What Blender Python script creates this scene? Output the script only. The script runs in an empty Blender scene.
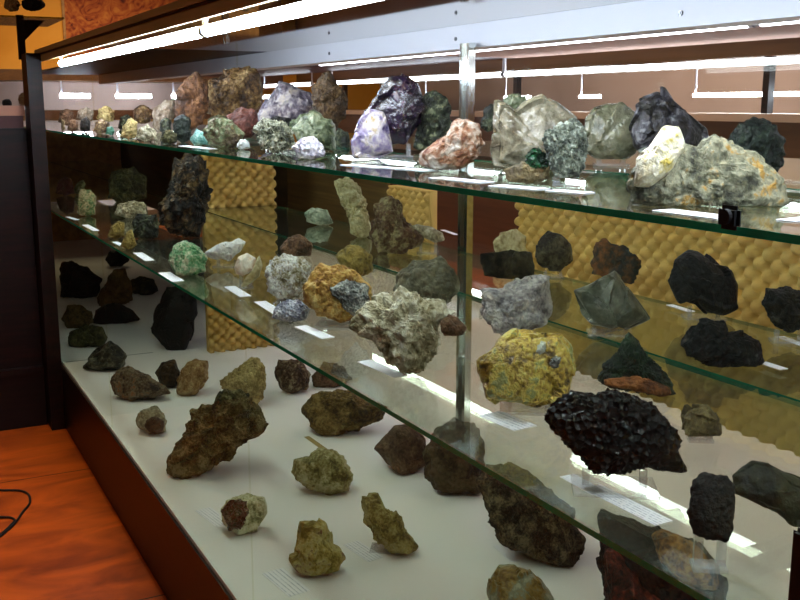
import bpy, bmesh, math, random
from mathutils import Vector, noise, Matrix
S = bpy.context.scene
COL = S.collection
# ------------------------------------------------------------------ camera
FPX, BETA, PITCH = 996.95, .4774, .1925
EYE = Vector((0, 0, 1.5))
F = Vector((-math.cos(BETA)*math.cos(PITCH), math.sin(BETA)*math.cos(PITCH), -math.sin(PITCH)))
R = Vector((math.sin(BETA), math.cos(BETA), 0))
U = R.cross(F)
cam = bpy.data.objects.new('camera', bpy.data.cameras.new('camera')); COL.objects.link(cam)
cam.data.sensor_width = 36; cam.data.lens = FPX*36/800; cam.data.clip_start = .02
cam.matrix_world = Matrix(((R.x, U.x, -F.x, EYE.x), (R.y, U.y, -F.y, EYE.y), (R.z, U.z, -F.z, EYE.z), (0, 0, 0, 1)))
S.camera = cam
def ray(x, y): return F + R*((x-400)/FPX) - U*((y-300)/FPX)
def on_z(x, y, z): r = ray(x, y); return EYE + r*((z-1.5)/r.z)
def on_y(x, y, Y): r = ray(x, y); return EYE + r*(Y/r.y)
# ------------------------------------------------------------------ helpers
def lin(h):
    if isinstance(h, str):
        h = [int(h[i:i+2], 16)/255 for i in (0, 2, 4)]
    return tuple(c/12.92 if c <= .04045 else ((c+.055)/1.055)**2.4 for c in h) + (1,)
class NT:
    def __init__(s, name):
        s.m = bpy.data.materials.new(name); s.m.use_nodes = True
        s.t = s.m.node_tree; s.t.nodes.clear(); s.out = s.t.nodes.new('ShaderNodeOutputMaterial')
    def n(s, typ, **kw):
        nd = s.t.nodes.new(typ)
        for k, v in kw.items(): setattr(nd, k, v)
        return nd
    def l(s, a, b): s.t.links.new(a, b)
def plain(name, col, rough=.5, metal=0, spec=.5, emis=None, es=0):
    t = NT(name); p = t.n('ShaderNodeBsdfPrincipled')
    p.inputs['Base Color'].default_value = lin(col); p.inputs['Roughness'].default_value = rough
    p.inputs['Metallic'].default_value = metal; p.inputs['Specular IOR Level'].default_value = spec
    if emis: p.inputs['Emission Color'].default_value = lin(emis); p.inputs['Emission Strength'].default_value = es
    t.l(p.outputs[0], t.out.inputs[0]); return t.m
def noisy(name, cols, scale=4, stretch=(1, 1, 1), rough=.5, spec=.4, bump=.0, detail=6, dist=.5, metal=0):
    """noise driven colour ramp in object space"""
    t = NT(name); tc = t.n('ShaderNodeTexCoord'); mp = t.n('ShaderNodeMapping'); mp.inputs['Scale'].default_value = stretch
    nz = t.n('ShaderNodeTexNoise'); nz.inputs['Scale'].default_value = scale; nz.inputs['Detail'].default_value = detail
    nz.inputs['Distortion'].default_value = dist
    rp = t.n('ShaderNodeValToRGB'); e = rp.color_ramp.elements
    e[0].position = .3; e[1].position = .7; e[0].color = lin(cols[0]); e[1].color = lin(cols[-1])
    for i, c in enumerate(cols[1:-1]):
        q = e.new(.3+.4*(i+1)/(len(cols)-1)); q.color = lin(c)
    p = t.n('ShaderNodeBsdfPrincipled'); p.inputs['Roughness'].default_value = rough
    p.inputs['Specular IOR Level'].default_value = spec; p.inputs['Metallic'].default_value = metal
    t.l(tc.outputs['Object'], mp.inputs[0]); t.l(mp.outputs[0], nz.inputs[0]); t.l(nz.outputs[0], rp.inputs[0])
    t.l(rp.outputs[0], p.inputs['Base Color'])
    if bump:
        b = t.n('ShaderNodeBump'); b.inputs['Strength'].default_value = bump; b.inputs['Distance'].default_value = .01
        t.l(nz.outputs[0], b.inputs['Height']); t.l(b.outputs[0], p.inputs['Normal'])
    t.l(p.outputs[0], t.out.inputs[0]); return t.m
def glassmat(name, tint, dust=0., dustcol='ffffff', f0=.04, f90=1.):
    """clear sheet: transparent body, mirror reflection growing at grazing angles, a little dust"""
    t = NT(name); g = t.n('ShaderNodeNewGeometry'); d = t.n('ShaderNodeVectorMath', operation='DOT_PRODUCT')
    t.l(g.outputs['Incoming'], d.inputs[0]); t.l(g.outputs['Normal'], d.inputs[1])
    a = t.n('ShaderNodeMath', operation='ABSOLUTE'); t.l(d.outputs['Value'], a.inputs[0])
    s = t.n('ShaderNodeMath', operation='SUBTRACT'); s.inputs[0].default_value = 1; t.l(a.outputs[0], s.inputs[1])
    w = t.n('ShaderNodeMath', operation='POWER'); w.inputs[1].default_value = 5; t.l(s.outputs[0], w.inputs[0])
    k = t.n('ShaderNodeMath', operation='MULTIPLY_ADD'); k.inputs[1].default_value = f90-f0; k.inputs[2].default_value = f0; t.l(w.outputs[0], k.inputs[0])
    tr = t.n('ShaderNodeBsdfTransparent'); tr.inputs[0].default_value = tuple(tint)+(1,)
    gl = t.n('ShaderNodeBsdfGlossy'); gl.inputs['Roughness'].default_value = .0; gl.inputs[0].default_value = (.95, 1, .97, 1)
    m = t.n('ShaderNodeMixShader'); t.l(k.outputs[0], m.inputs[0]); 
    if dust:
        df = t.n('ShaderNodeBsdfDiffuse'); df.inputs[0].default_value = lin(dustcol)
        m2 = t.n('ShaderNodeMixShader'); m2.inputs[0].default_value = dust; t.l(tr.outputs[0], m2.inputs[1]); t.l(df.outputs[0], m2.inputs[2])
        t.l(m2.outputs[0], m.inputs[1])
    else: t.l(tr.outputs[0], m.inputs[1])
    t.l(gl.outputs[0], m.inputs[2]); t.l(m.outputs[0], t.out.inputs[0]); return t.m
_rm = {}
def rocklin(c):
    r, g, b, a = lin(c); y = .3*r+.6*g+.1*b; k = .86
    return (.74*(y+(r-y)*k), .75*(y+(g-y)*k), .68*(y+(b-y)*k), 1)
def rockmat(cols, rough=.75, scale=14, spark=0, spec=.35, trans=0):
    """mineral: two scales of noise through a ramp, dark crevices follow the cell pattern of the stone itself"""
    key = (tuple(cols), rough, scale, spark, spec, trans)
    if key in _rm: return _rm[key]
    t = NT('mineral_'+cols[0]); lin = lambda c: rocklin(c); tc = t.n('ShaderNodeTexCoord')
    nz = t.n('ShaderNodeTexNoise'); nz.inputs['Scale'].default_value = scale; nz.inputs['Detail'].default_value = 9; nz.inputs['Roughness'].default_value = .68; nz.inputs['Distortion'].default_value = .4
    fine = t.n('ShaderNodeTexNoise'); fine.inputs['Scale'].default_value = scale*7; fine.inputs['Detail'].default_value = 4
    ad = t.n('ShaderNodeMath', operation='MULTIPLY_ADD'); ad.inputs[1].default_value = .4; t.l(fine.outputs[0], ad.inputs[0]); 
    sb = t.n('ShaderNodeMath', operation='SUBTRACT'); sb.inputs[1].default_value = .2; t.l(nz.outputs[0], sb.inputs[0]); t.l(sb.outputs[0], ad.inputs[2])
    rp = t.n('ShaderNodeValToRGB'); e = rp.color_ramp.elements; e[0].position = .38; e[1].position = .62
    e[0].color = lin(cols[0]); e[1].color = lin(cols[-1])
    for i, c in enumerate(cols[1:-1]): e.new(.38+.24*(i+1)/(len(cols)-1)).color = lin(c)
    t.l(tc.outputs['Object'], nz.inputs[0]); t.l(tc.outputs['Object'], fine.inputs[0]); t.l(ad.outputs[0], rp.inputs[0])
    p = t.n('ShaderNodeBsdfPrincipled'); p.inputs['Roughness'].default_value = rough; p.inputs['Specular IOR Level'].default_value = spec
    t.l(rp.outputs[0], p.inputs['Base Color'])
    b = t.n('ShaderNodeBump'); b.inputs['Strength'].default_value = .8; b.inputs['Distance'].default_value = .008
    if spark:
        v = t.n('ShaderNodeTexVoronoi'); v.inputs['Scale'].default_value = spark
        t.l(tc.outputs['Object'], v.inputs[0]); t.l(v.outputs['Distance'], b.inputs['Height']); b.inputs['Strength'].default_value = .9
        # individual crystal faces are glassy, others dull
        rr = t.n('ShaderNodeMapRange'); rr.inputs[1].default_value = .3; rr.inputs[2].default_value = .7; rr.inputs[3].default_value = .12; rr.inputs[4].default_value = .6
        t.l(v.outputs['Color'], rr.inputs[0]); t.l(rr.outputs[0], p.inputs['Roughness'])
    else: t.l(fine.outputs[0], b.inputs['Height'])
    t.l(b.outputs[0], p.inputs['Normal'])
    if trans:
        p.inputs['Transmission Weight'].default_value = trans; p.inputs['IOR'].default_value = 1.3
    t.l(p.outputs[0], t.out.inputs[0]); _rm[key] = t.m; return t.m
def tag(o, label, cat=None, group=None, kind=None):
    if label: o['label'] = label
    if cat: o['category'] = cat
    if group: o['group'] = group
    if kind: o['kind'] = kind
    return o
def empty(name, loc, label, cat, group=None):
    o = bpy.data.objects.new(name, None); COL.objects.link(o); o.location = loc; o.empty_display_size = .05
    return tag(o, label, cat, group)
def link(name, bm, mats, parent=None, origin=None, smooth=False):
    """one mesh object from world-space geometry"""
    o0 = Vector(origin) if origin is not None else Vector((0, 0, 0))
    if parent is not None and origin is None: o0 = Vector(parent['_o']) if '_o' in parent else parent.location.copy()
    bmesh.ops.translate(bm, verts=bm.verts, vec=-o0)
    bmesh.ops.recalc_face_normals(bm, faces=bm.faces)
    me = bpy.data.meshes.new(name); bm.to_mesh(me); bm.free()
    if smooth: me.polygons.foreach_set('use_smooth', [True]*len(me.polygons))
    for m in (mats if isinstance(mats, (list, tuple)) else [mats]): me.materials.append(m)
    o = bpy.data.objects.new(name, me); COL.objects.link(o)
    if parent is not None:
        po = world_of(parent); o.parent = parent; o.location = o0 - po; WORLD[o.name] = o0
    else: o.location = o0; WORLD[o.name] = o0
    return o
WORLD = {}
def world_of(o): return WORLD.get(o.name, o.location.copy())
def box(bm, a, b, bev=0):
    a, b = Vector(a), Vector(b); c = (a+b)/2; d = b-a
    r = bmesh.ops.create_cube(bm, size=1, matrix=Matrix.Translation(c) @ Matrix.Diagonal((abs(d.x), abs(d.y), abs(d.z), 1)))
    if bev:
        es = list({e for v in r['verts'] for e in v.link_edges})
        bmesh.ops.bevel(bm, geom=es, offset=bev, segments=2, affect='EDGES')
    return r
def cyl(bm, a, b, r, seg=16, r2=None):
    a, b = Vector(a), Vector(b); d = b-a
    m = Matrix.Translation((a+b)/2) @ d.to_track_quat('Z', 'Y').to_matrix().to_4x4()
    bmesh.ops.create_cone(bm, cap_ends=True, segments=seg, radius1=r, radius2=r if r2 is None else r2, depth=d.length, matrix=m)
def part(name, mats, parent, *boxes, bev=0):
    bm = bmesh.new()
    for a, b in boxes: box(bm, a, b, bev)
    return link(name, bm, mats, parent)
def mk(name, mats, a, b, label=None, cat=None, kind=None, bev=0, group=None):
    bm = bmesh.new(); box(bm, a, b, bev)
    a, b = Vector(a), Vector(b)
    o = link(name, bm, mats, None, origin=((a.x+b.x)/2, (a.y+b.y)/2, min(a.z, b.z)))
    return tag(o, label, cat, group, kind)
# ------------------------------------------------------------------ materials
M = {}
M['wall'] = noisy('warm_plaster', ['c0802c', 'd09038', 'dca048'], 1.2, rough=.9, spec=.1)
M['wall_b'] = noisy('warm_wall_behind', ['9a8478', 'a89084', 'b49c90'], .9, rough=.9, spec=.1)
M['ceil'] = noisy('ceiling_paint', ['a08468', 'ad9274'], 1, rough=.95, spec=.1)
M['fascia'] = noisy('fascia_wood', ['48301a', '5a3e24'], 3, (.5, 6, 6), rough=.5)
M['crownwood'] = noisy('olive_brown_crown', ['a08048', 'b08e54', 'bc9a60'], 3, (.5, 6, 6), rough=.5)
M['darkwood'] = noisy('dark_stained_wood', ['0e0403', '1a0704', '260b06'], 5, (1, 1, 8), rough=.45, spec=.3, bump=.05)
M['rearwood'] = noisy('olive_brown_wood', ['2c1e08', '3c2c10', '4a3a18'], 3, (.5, 6, 6), rough=.7)
M['plinth'] = noisy('dark_red_wood', ['0e0402', '140604', '1c0906'], 4, (.6, .6, 9), rough=.42, spec=.35, bump=.05)
M['oak'] = noisy('brown_wood', ['8c6434', 'a4783e', 'b88c4c'], 3, (.5, 6, 6), rough=.5, spec=.3, bump=.05)
M['panel'] = noisy('white_board', ['e6e3e0', 'f0eeee', 'f6f5f6'], 1.5, rough=.7, spec=.2)
M['white'] = plain('white_enamel', 'dfe2ec', .35, spec=.4)
M['card'] = None
M['black'] = plain('black_rubber', '08080a', .5)
M['chrome'] = plain('chrome', 'c9cdc9', .12, metal=1)
M['steel'] = plain('screw_steel', '77797c', .3, metal=1)
M['tube'] = plain('fluorescent_glow', 'ffffff', .4, emis=(.84, .9, 1), es=95)
M['tube_soft'] = plain('weaker_fluorescent_glow', 'ffffff', .4, emis=(.9, .93, 1), es=17)  # output lowered so less light reaches the floor at the back
M['tubecap'] = plain('tube_cap', 'b8b8c0', .3, metal=.6)
M['mirror'] = plain('mirrored_ceiling', 'b0ac9c', .04, metal=1)
M['glass'] = glassmat('front_glass', (.98, .975, .94), f0=.010, f90=.09)
M['shelfglass'] = glassmat('shelf_glass', (.85, .875, .80), dust=.016, dustcol='e8e4d0')
M['edge'] = plain('lit_green_glass_edge', '26c49c', .22, spec=.6)  # green brightened to stand for light carried inside the glass
M['edge_dark'] = plain('dark_green_glass_edge', '0a5038', .25)  # same glass; the inner edges' missing glow is put into the colour
M['acryl'] = glassmat('clear_acrylic', (.93, .93, .94), dust=.14, f0=.09)
M['greycab'] = plain('pale_counter', 'c08468', .5)
def cardmat():
    t = NT('printed_card'); tc = t.n('ShaderNodeTexCoord'); w = t.n('ShaderNodeTexWave'); w.wave_type = 'BANDS'; w.bands_direction = 'Y'
    w.inputs['Scale'].default_value = 1.7; w.inputs['Distortion'].default_value = 0
    nz = t.n('ShaderNodeTexNoise'); nz.inputs['Scale'].default_value = 60
    mp = t.n('ShaderNodeMapping'); mp.inputs['Scale'].default_value = (10, 1, 1)
    g = t.n('ShaderNodeTexCoord')
    t.l(tc.outputs['Generated'], w.inputs[0]); t.l(tc.outputs['Generated'], mp.inputs[0]); t.l(mp.outputs[0], nz.inputs[0]); nz.inputs['Scale'].default_value = 3
    gt = t.n('ShaderNodeMath', operation='GREATER_THAN'); gt.inputs[1].default_value = .86; t.l(w.outputs['Fac'], gt.inputs[0])
    g2 = t.n('ShaderNodeMath', operation='GREATER_THAN'); g2.inputs[1].default_value = .47; t.l(nz.outputs[0], g2.inputs[0])
    mu = t.n('ShaderNodeMath', operation='MULTIPLY'); t.l(gt.outputs[0], mu.inputs[0]); t.l(g2.outputs[0], mu.inputs[1])
    mx = t.n('ShaderNodeMix', data_type='RGBA'); mx.inputs[6].default_value = lin('f8f8ff'); mx.inputs[7].default_value = lin('b4b4c4')
    t.l(mu.outputs[0], mx.inputs[0]); p = t.n('ShaderNodeBsdfPrincipled'); p.inputs['Roughness'].default_value = .7
    t.l(mx.outputs[2], p.inputs['Base Color']); t.l(p.outputs[0], t.out.inputs[0]); return t.m
M['card'] = cardmat()
M['tancard'] = plain('tan_card', 'a08a58', .8)
def foammat():
    return noisy('yellow_foam', ['c4a058', 'd0ae68', 'dcbc7a'], 3, rough=.95, spec=.05)
M['foam'] = foammat()
def floormat():
    t = NT('orange_floorboards'); tc = t.n('ShaderNodeTexCoord')
    mp = t.n('ShaderNodeMapping'); mp.inputs['Rotation'].default_value = (0, 0, 1.57); mp.inputs['Location'].default_value = (.33, .18, 0)
    br = t.n('ShaderNodeTexBrick'); br.inputs['Scale'].default_value = 1; br.inputs['Brick Width'].default_value = 30; br.inputs['Row Height'].default_value = 1.24; br.offset = 0
    br.inputs['Mortar Size'].default_value = .0035; br.inputs['Color1'].default_value = lin('cc540e'); br.inputs['Color2'].default_value = lin('d66014'); br.inputs['Mortar'].default_value = lin('3c1204')
    m2 = t.n('ShaderNodeMapping'); m2.inputs['Scale'].default_value = (2.6, 1.0, 1)
    nz = t.n('ShaderNodeTexNoise'); nz.inputs['Scale'].default_value = 2.2; nz.inputs['Detail'].default_value = 7; nz.inputs['Distortion'].default_value = 1.2
    rp = t.n('ShaderNodeValToRGB'); e = rp.color_ramp.elements; e[0].position = .32; e[0].color = (.22, .12, .08, 1); e[1].position = .66; e[1].color = (1, 1, 1, 1)
    mx = t.n('ShaderNodeMix', data_type='RGBA', blend_type='MULTIPLY'); mx.inputs[0].default_value = .8
    t.l(tc.outputs['Object'], mp.inputs[0]); t.l(mp.outputs[0], br.inputs[0]); t.l(tc.outputs['Object'], m2.inputs[0]); t.l(m2.outputs[0], nz.inputs[0])
    t.l(nz.outputs[0], rp.inputs[0]); t.l(br.outputs['Color'], mx.inputs[6]); t.l(rp.outputs[0], mx.inputs[7])
    p = t.n('ShaderNodeBsdfPrincipled'); p.inputs['Roughness'].default_value = .5; p.inputs['Specular IOR Level'].default_value = .25
    t.l(mx.outputs[2], p.inputs['Base Color']); t.l(p.outputs[0], t.out.inputs[0]); return t.m
M['floor'] = floormat()
# ------------------------------------------------------------------ room
X0, X1, Y0, Y1, H = -13.0, 2.6, -2.6, 6.4, 3.2
mk('floor', M['floor'], (X0-.1, Y0-.1, -.05), (X1+.1, Y1+.1, 0), kind='structure')
mk('ceiling', M['ceil'], (X0-.1, Y0-.1, H), (X1+.1, Y1+.1, H+.05), kind='structure')
mk('wall_left', M['wall'], (X0-.1, Y0, 0), (X0, Y1, H), kind='structure')
mk('wall_right', M['wall'], (X1, Y0, 0), (X1+.1, Y1, H), kind='structure')
mk('wall_back', M['wall_b'], (X0-.1, Y1, 0), (X1+.1, Y1+.1, H), kind='structure')
mk('wall_front', M['fascia'], (X0-.1, Y0-.1, 0), (X1+.1, Y0, H), kind='structure')
# ------------------------------------------------------------------ the big display case
DF, ZP, ZS2, ZS1, ZC = .6823, .3185, 1.0224, 1.3917, 1.765
XL, XR, XE, DB = -9.2, .55, -4.75, 3.27
case = empty('display_case', ((XL+XR)/2, (DF+DB)/2, 0), 'long glass display case full of minerals, lit by fluorescent tubes, dark wooden base', 'display case')
# base: sides and top board
part('base', M['plinth'], case, ((XL, DF-.012, 0), (XR, DB+.012, ZP-.012)))
part('floor_panel', M['panel'], case, ((XL+.002, DF-.004, ZP-.0118), (XR-.002, DB, ZP)))
part('panel_seam', M['black'], case, ((XE-.003, DF+.01, ZP+.0001), (XE+.003, 1.1, ZP+.0004)))
# top: wooden crown and mirrored underside
part('crown', M['crownwood'], case, ((-4.86, DF-.022, 1.727), (XR+.02, .75, 1.745)))
part('crown_strip', M['darkwood'], case, ((-4.86, DF-.016, 1.721), (XR+.01, DF-.0035, 1.7268)))
part('fascia', M['crownwood'], case, ((-4.86, DF-.012, 1.692), (XR, DF-.0035, 1.7208)))
part('mirrored_ceiling', M['mirror'], case, ((-4.86, .7505, ZC), (XR, 1.88, ZC+.012)))
part('rear_ceiling', M['wall_b'], case, ((-4.86, 1.8805, ZC), (XR, DB, ZC+.012)))
part('far_ceiling', M['darkwood'], case, ((XL, 1.2, ZC), (-4.862, DB, ZC+.012)))
part('end_panel', M['oak'], case, ((XL-.02, DF-.01, 0), (XL-.001, DB, 1.38)))
part('rear_panel', M['rearwood'], case, ((XL, 1.93, ZP+.001), (-5.05, 1.95, 1.36)))
part('added_rear_board', noisy('dim_foam_stripes', ['4a3414', '5c441c', '6c5226'], 3, (.5, 1, 14), rough=.8), case, ((-5.045, 1.93, .80), (on_y(387, 200, 1.93).x, 1.945, 1.36)))  # added board blocking the bright orange behind; stripes stand for dim foam
# dark corner post
part('corner_post', M['darkwood'], case, ((-4.90, DF-.075, 0), (-4.735, DF-.013, 1.7265)))
# front panes
seams = [XL, -4.86, -3.6545, -2.0616, -.5, XR]
for a, b in zip(seams[:-1], seams[1:]):
    part('front_pane', M['glass'], case, ((a+.002, DF-.003, ZP+.001), (b-.002, DF+.003, 1.7208 if a > -5 else 1.69)))
part('rear_pane', M['glass'], case, ((XL, DB+.001, ZP+.001), (XR, DB+.007, 1.72)))
part('end_pane', M['glass'], case, ((XR-.006, DF+.004, ZP+.001), (XR, DB-.005, 1.72)))
# lock on the pane over the top shelf edge, and the black handle lower down
bm = bmesh.new(); pk = on_y(735, 216, DF); box(bm, (pk.x-.013, DF-.010, pk.z-.012), (pk.x+.013, DF-.0032, pk.z+.010), .004)
cyl(bm, (pk.x, DF-.0095, pk.z), (pk.x, DF-.014, pk.z), .007)
tag(link('pane_lock', bm, M['black'], case), 'small black lock on the front pane')
pk = on_y(797, 520, DF); part('pane_handle', M['black'], case, ((pk.x+.004, DF-.012, pk.z-.30), (pk.x+.034, DF-.0032, pk.z-.002)), bev=.004)
# shelves
def shelf(y0, y1, z, x0, x1, rear=False):
    bm = bmesh.new(); box(bm, (x0, y0, z-.008), (x1, y1, z))
    o = link('glass_shelf', bm, [M['shelfglass'], M['edge'], M['edge_dark']], case)
    for p in o.data.polygons:
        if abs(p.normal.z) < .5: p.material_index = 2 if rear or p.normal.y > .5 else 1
    return o
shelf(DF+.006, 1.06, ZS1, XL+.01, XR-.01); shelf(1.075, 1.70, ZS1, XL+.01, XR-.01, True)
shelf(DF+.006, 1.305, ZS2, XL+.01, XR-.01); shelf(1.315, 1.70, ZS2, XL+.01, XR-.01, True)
# centre posts with clamps
def post(x, y):
    bm = bmesh.new(); A, B_, c_, d_ = .0295, .0145, .012, .004
    prof = [(-A, -c_), (-B_, -c_), (-B_, -d_), (B_, -d_), (B_, -c_), (A, -c_), (A, c_), (B_, c_), (B_, d_), (-B_, d_), (-B_, c_), (-A, c_)]
    lo = [bm.verts.new((x+u, y+v, ZP+.0062)) for u, v in prof]; hi = [bm.verts.new((x+u, y+v, 1.70)) for u, v in prof]
    for i in range(12): bm.faces.new((lo[i], lo[(i+1) % 12], hi[(i+1) % 12], hi[i]))
    bm.faces.new(lo[::-1]); bm.faces.new(hi)
    o = link('support_post', bm, M['chrome'], case)
    for z in (ZS1, ZS2):
        b = bmesh.new(); box(b, (x-.03, y-.055, z-.016), (x+.03, y-.0125, z-.0085), .002); link('shelf_clamp', b, M['chrome'], o)
    b = bmesh.new(); box(b, (x-.04, y-.03, ZP+.0005), (x+.04, y+.03, ZP+.006), .001); link('foot_plate', b, M['chrome'], o)
pp = on_y(465, 250, 1.735)
post(pp.x, 1.735)
post(-.15, 1.735); post(pp.x-2.55, 1.735)
# white lamp housing along the middle, hung under the mirrored ceiling
o = part('lamp_housing', M['white'], case, ((XL+.02, 1.77, 1.688), (XR-.02, 1.87, ZC-.0003)))
for px in (330, 456, 681):
    p = on_y(px, 120-(px-100)*.17, 1.77); b = bmesh.new(); zz = 1.722
    cyl(b, (p.x, 1.7695, zz), (p.x, 1.7655, zz), .0065, 14); cyl(b, (p.x, 1.7653, zz), (p.x, 1.764, zz), .003, 6)
    link('screw', b, M['steel'], o)
# fluorescent tubes
def tube(x0, x1, y, z, tm='tube'):
    bm = bmesh.new(); cyl(bm, (x0+.015, y, z), (x1-.015, y, z), .0135, 14)
    o = link('light_tube', bm, M[tm], case, smooth=False)
    for a, c in ((x0, x0+.0148), (x1-.0148, x1)):
        b = bmesh.new(); cyl(b, (a, y, z), (c, y, z), .0145, 14); link('tube_cap', b, M['tubecap'], o)
    for a in (x0+.005, x1-.005):
        b = bmesh.new(); box(b, (a-.003, y-.005, z+.0146), (a+.003, y+.005, ZC-.0005 if y > .75 else 1.7265)); link('tube_bracket', b, M['white'], o)
xe = on_y(60, 66, DF+.03).x
for a, b in ((xe, -2.4), (-2.398, -.95), (-.948, .5)): tube(a, b, DF+.035, 1.675)
for a, b in ((-8.9, -7.75), (-7.35, -4.9), (-4.89, -2.6), (-2.59, .4)): tube(a, b, 3.2, 1.675, 'tube_soft')
for a, b in ((-4.72, -1.9), (-1.89, .4)): tube(a, b, 1.99, 1.708, 'tube_soft')
# ------------------------------------------------------------------ egg-crate foam
def foam(name, u0, u1, z0, z1, plane, pos, thick, label, group, per=.0275, sgn=-1):
    """moulded foam sheet: staggered bumps on one face, flat on the other"""
    nx = max(4, int((u1-u0)/per*4.5)); nz_ = max(4, int((z1-z0)/per*4.5)); bm = bmesh.new(); front = []; back = []
    colw, rowh = .054, .0262
    for i in range(nx+1):
        fr = []
        for j in range(nz_+1):
            u = u0+(u1-u0)*i/nx; z = z0+(z1-z0)*j/nz_
            best = 9
            r0 = math.floor(z/rowh)
            for rr in (r0-1, r0, r0+1, r0+2):
                sh = .5*colw if rr % 2 else 0; c0 = math.floor((u-sh)/colw)
                for cc in (c0, c0+1): best = min(best, ((u-sh-cc*colw)**2+((z-rr*rowh)*1.12)**2)**.5)
            q_ = min(1., best/.0228); d = .002+.040*math.sqrt(max(0., 1-q_*q_))
            c = pos+sgn*d
            fr.append(bm.verts.new((u, c, z) if plane == 'y' else (c, u, z)))
        front.append(fr)
    for i in range(nx+1):
        back.append([bm.verts.new((u0+(u1-u0)*i/nx, pos-sgn*thick, zz) if plane == 'y' else (pos-sgn*thick, u0+(u1-u0)*i/nx, zz)) for zz in (z0, z1)])
    for i in range(nx):
        for j in range(nz_): bm.faces.new((front[i][j], front[i+1][j], front[i+1][j+1], front[i][j+1]))
        bm.faces.new((back[i][0], back[i][1], back[i+1][1], back[i+1][0]))
        bm.faces.new((front[i][0], back[i][0], back[i+1][0], front[i+1][0]))
        bm.faces.new((front[i][-1], front[i+1][-1], back[i+1][1], back[i][1]))
    bm.faces.new([front[0][j] for j in range(nz_+1)]+[back[0][1], back[0][0]])
    bm.faces.new([front[-1][j] for j in range(nz_, -1, -1)]+[back[-1][0], back[-1][1]])
    c = Vector(((u0+u1)/2, pos, z0)) if plane == 'y' else Vector((pos, (u0+u1)/2, z0))
    o = link(name, bm, M['foam'], None, origin=c, smooth=True)
    return tag(o, label, 'foam panel', group)
YF = 1.875
fa = on_y(520, 205, YF-.02).x
zbot = (on_y(785, 450, YF-.02).z + on_y(665, 402, YF-.02).z)/2
zt = 1.372
foam('foam_panel', fa, .2, zbot, zt, 'y', YF, .012, 'large yellow egg-crate foam sheet hanging behind the shelves on the right', None)
fb0, fb1 = on_y(391, 200, YF-.02).x, on_y(430, 200, YF-.02).x
foam('foam_panel', fb0, fb1, .85, on_y(410, 188, YF-.02).z, 'y', YF, .012, 'small pale yellow foam piece left of the chrome post', None)
pc = on_z(208, 352, ZP)
foam('foam_panel', pc.y, 1.70, ZP+.001, ZS2-.009, 'x', pc.x, .02, 'bumpy foam divider standing on the case floor, left of the brown rocks', None, sgn=1)
foam('foam_panel', pc.y, 1.70, ZS2+.001, ZS1-.009, 'x', pc.x, .02, 'brightly lit foam divider standing on the middle shelf', None, sgn=1)
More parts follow.
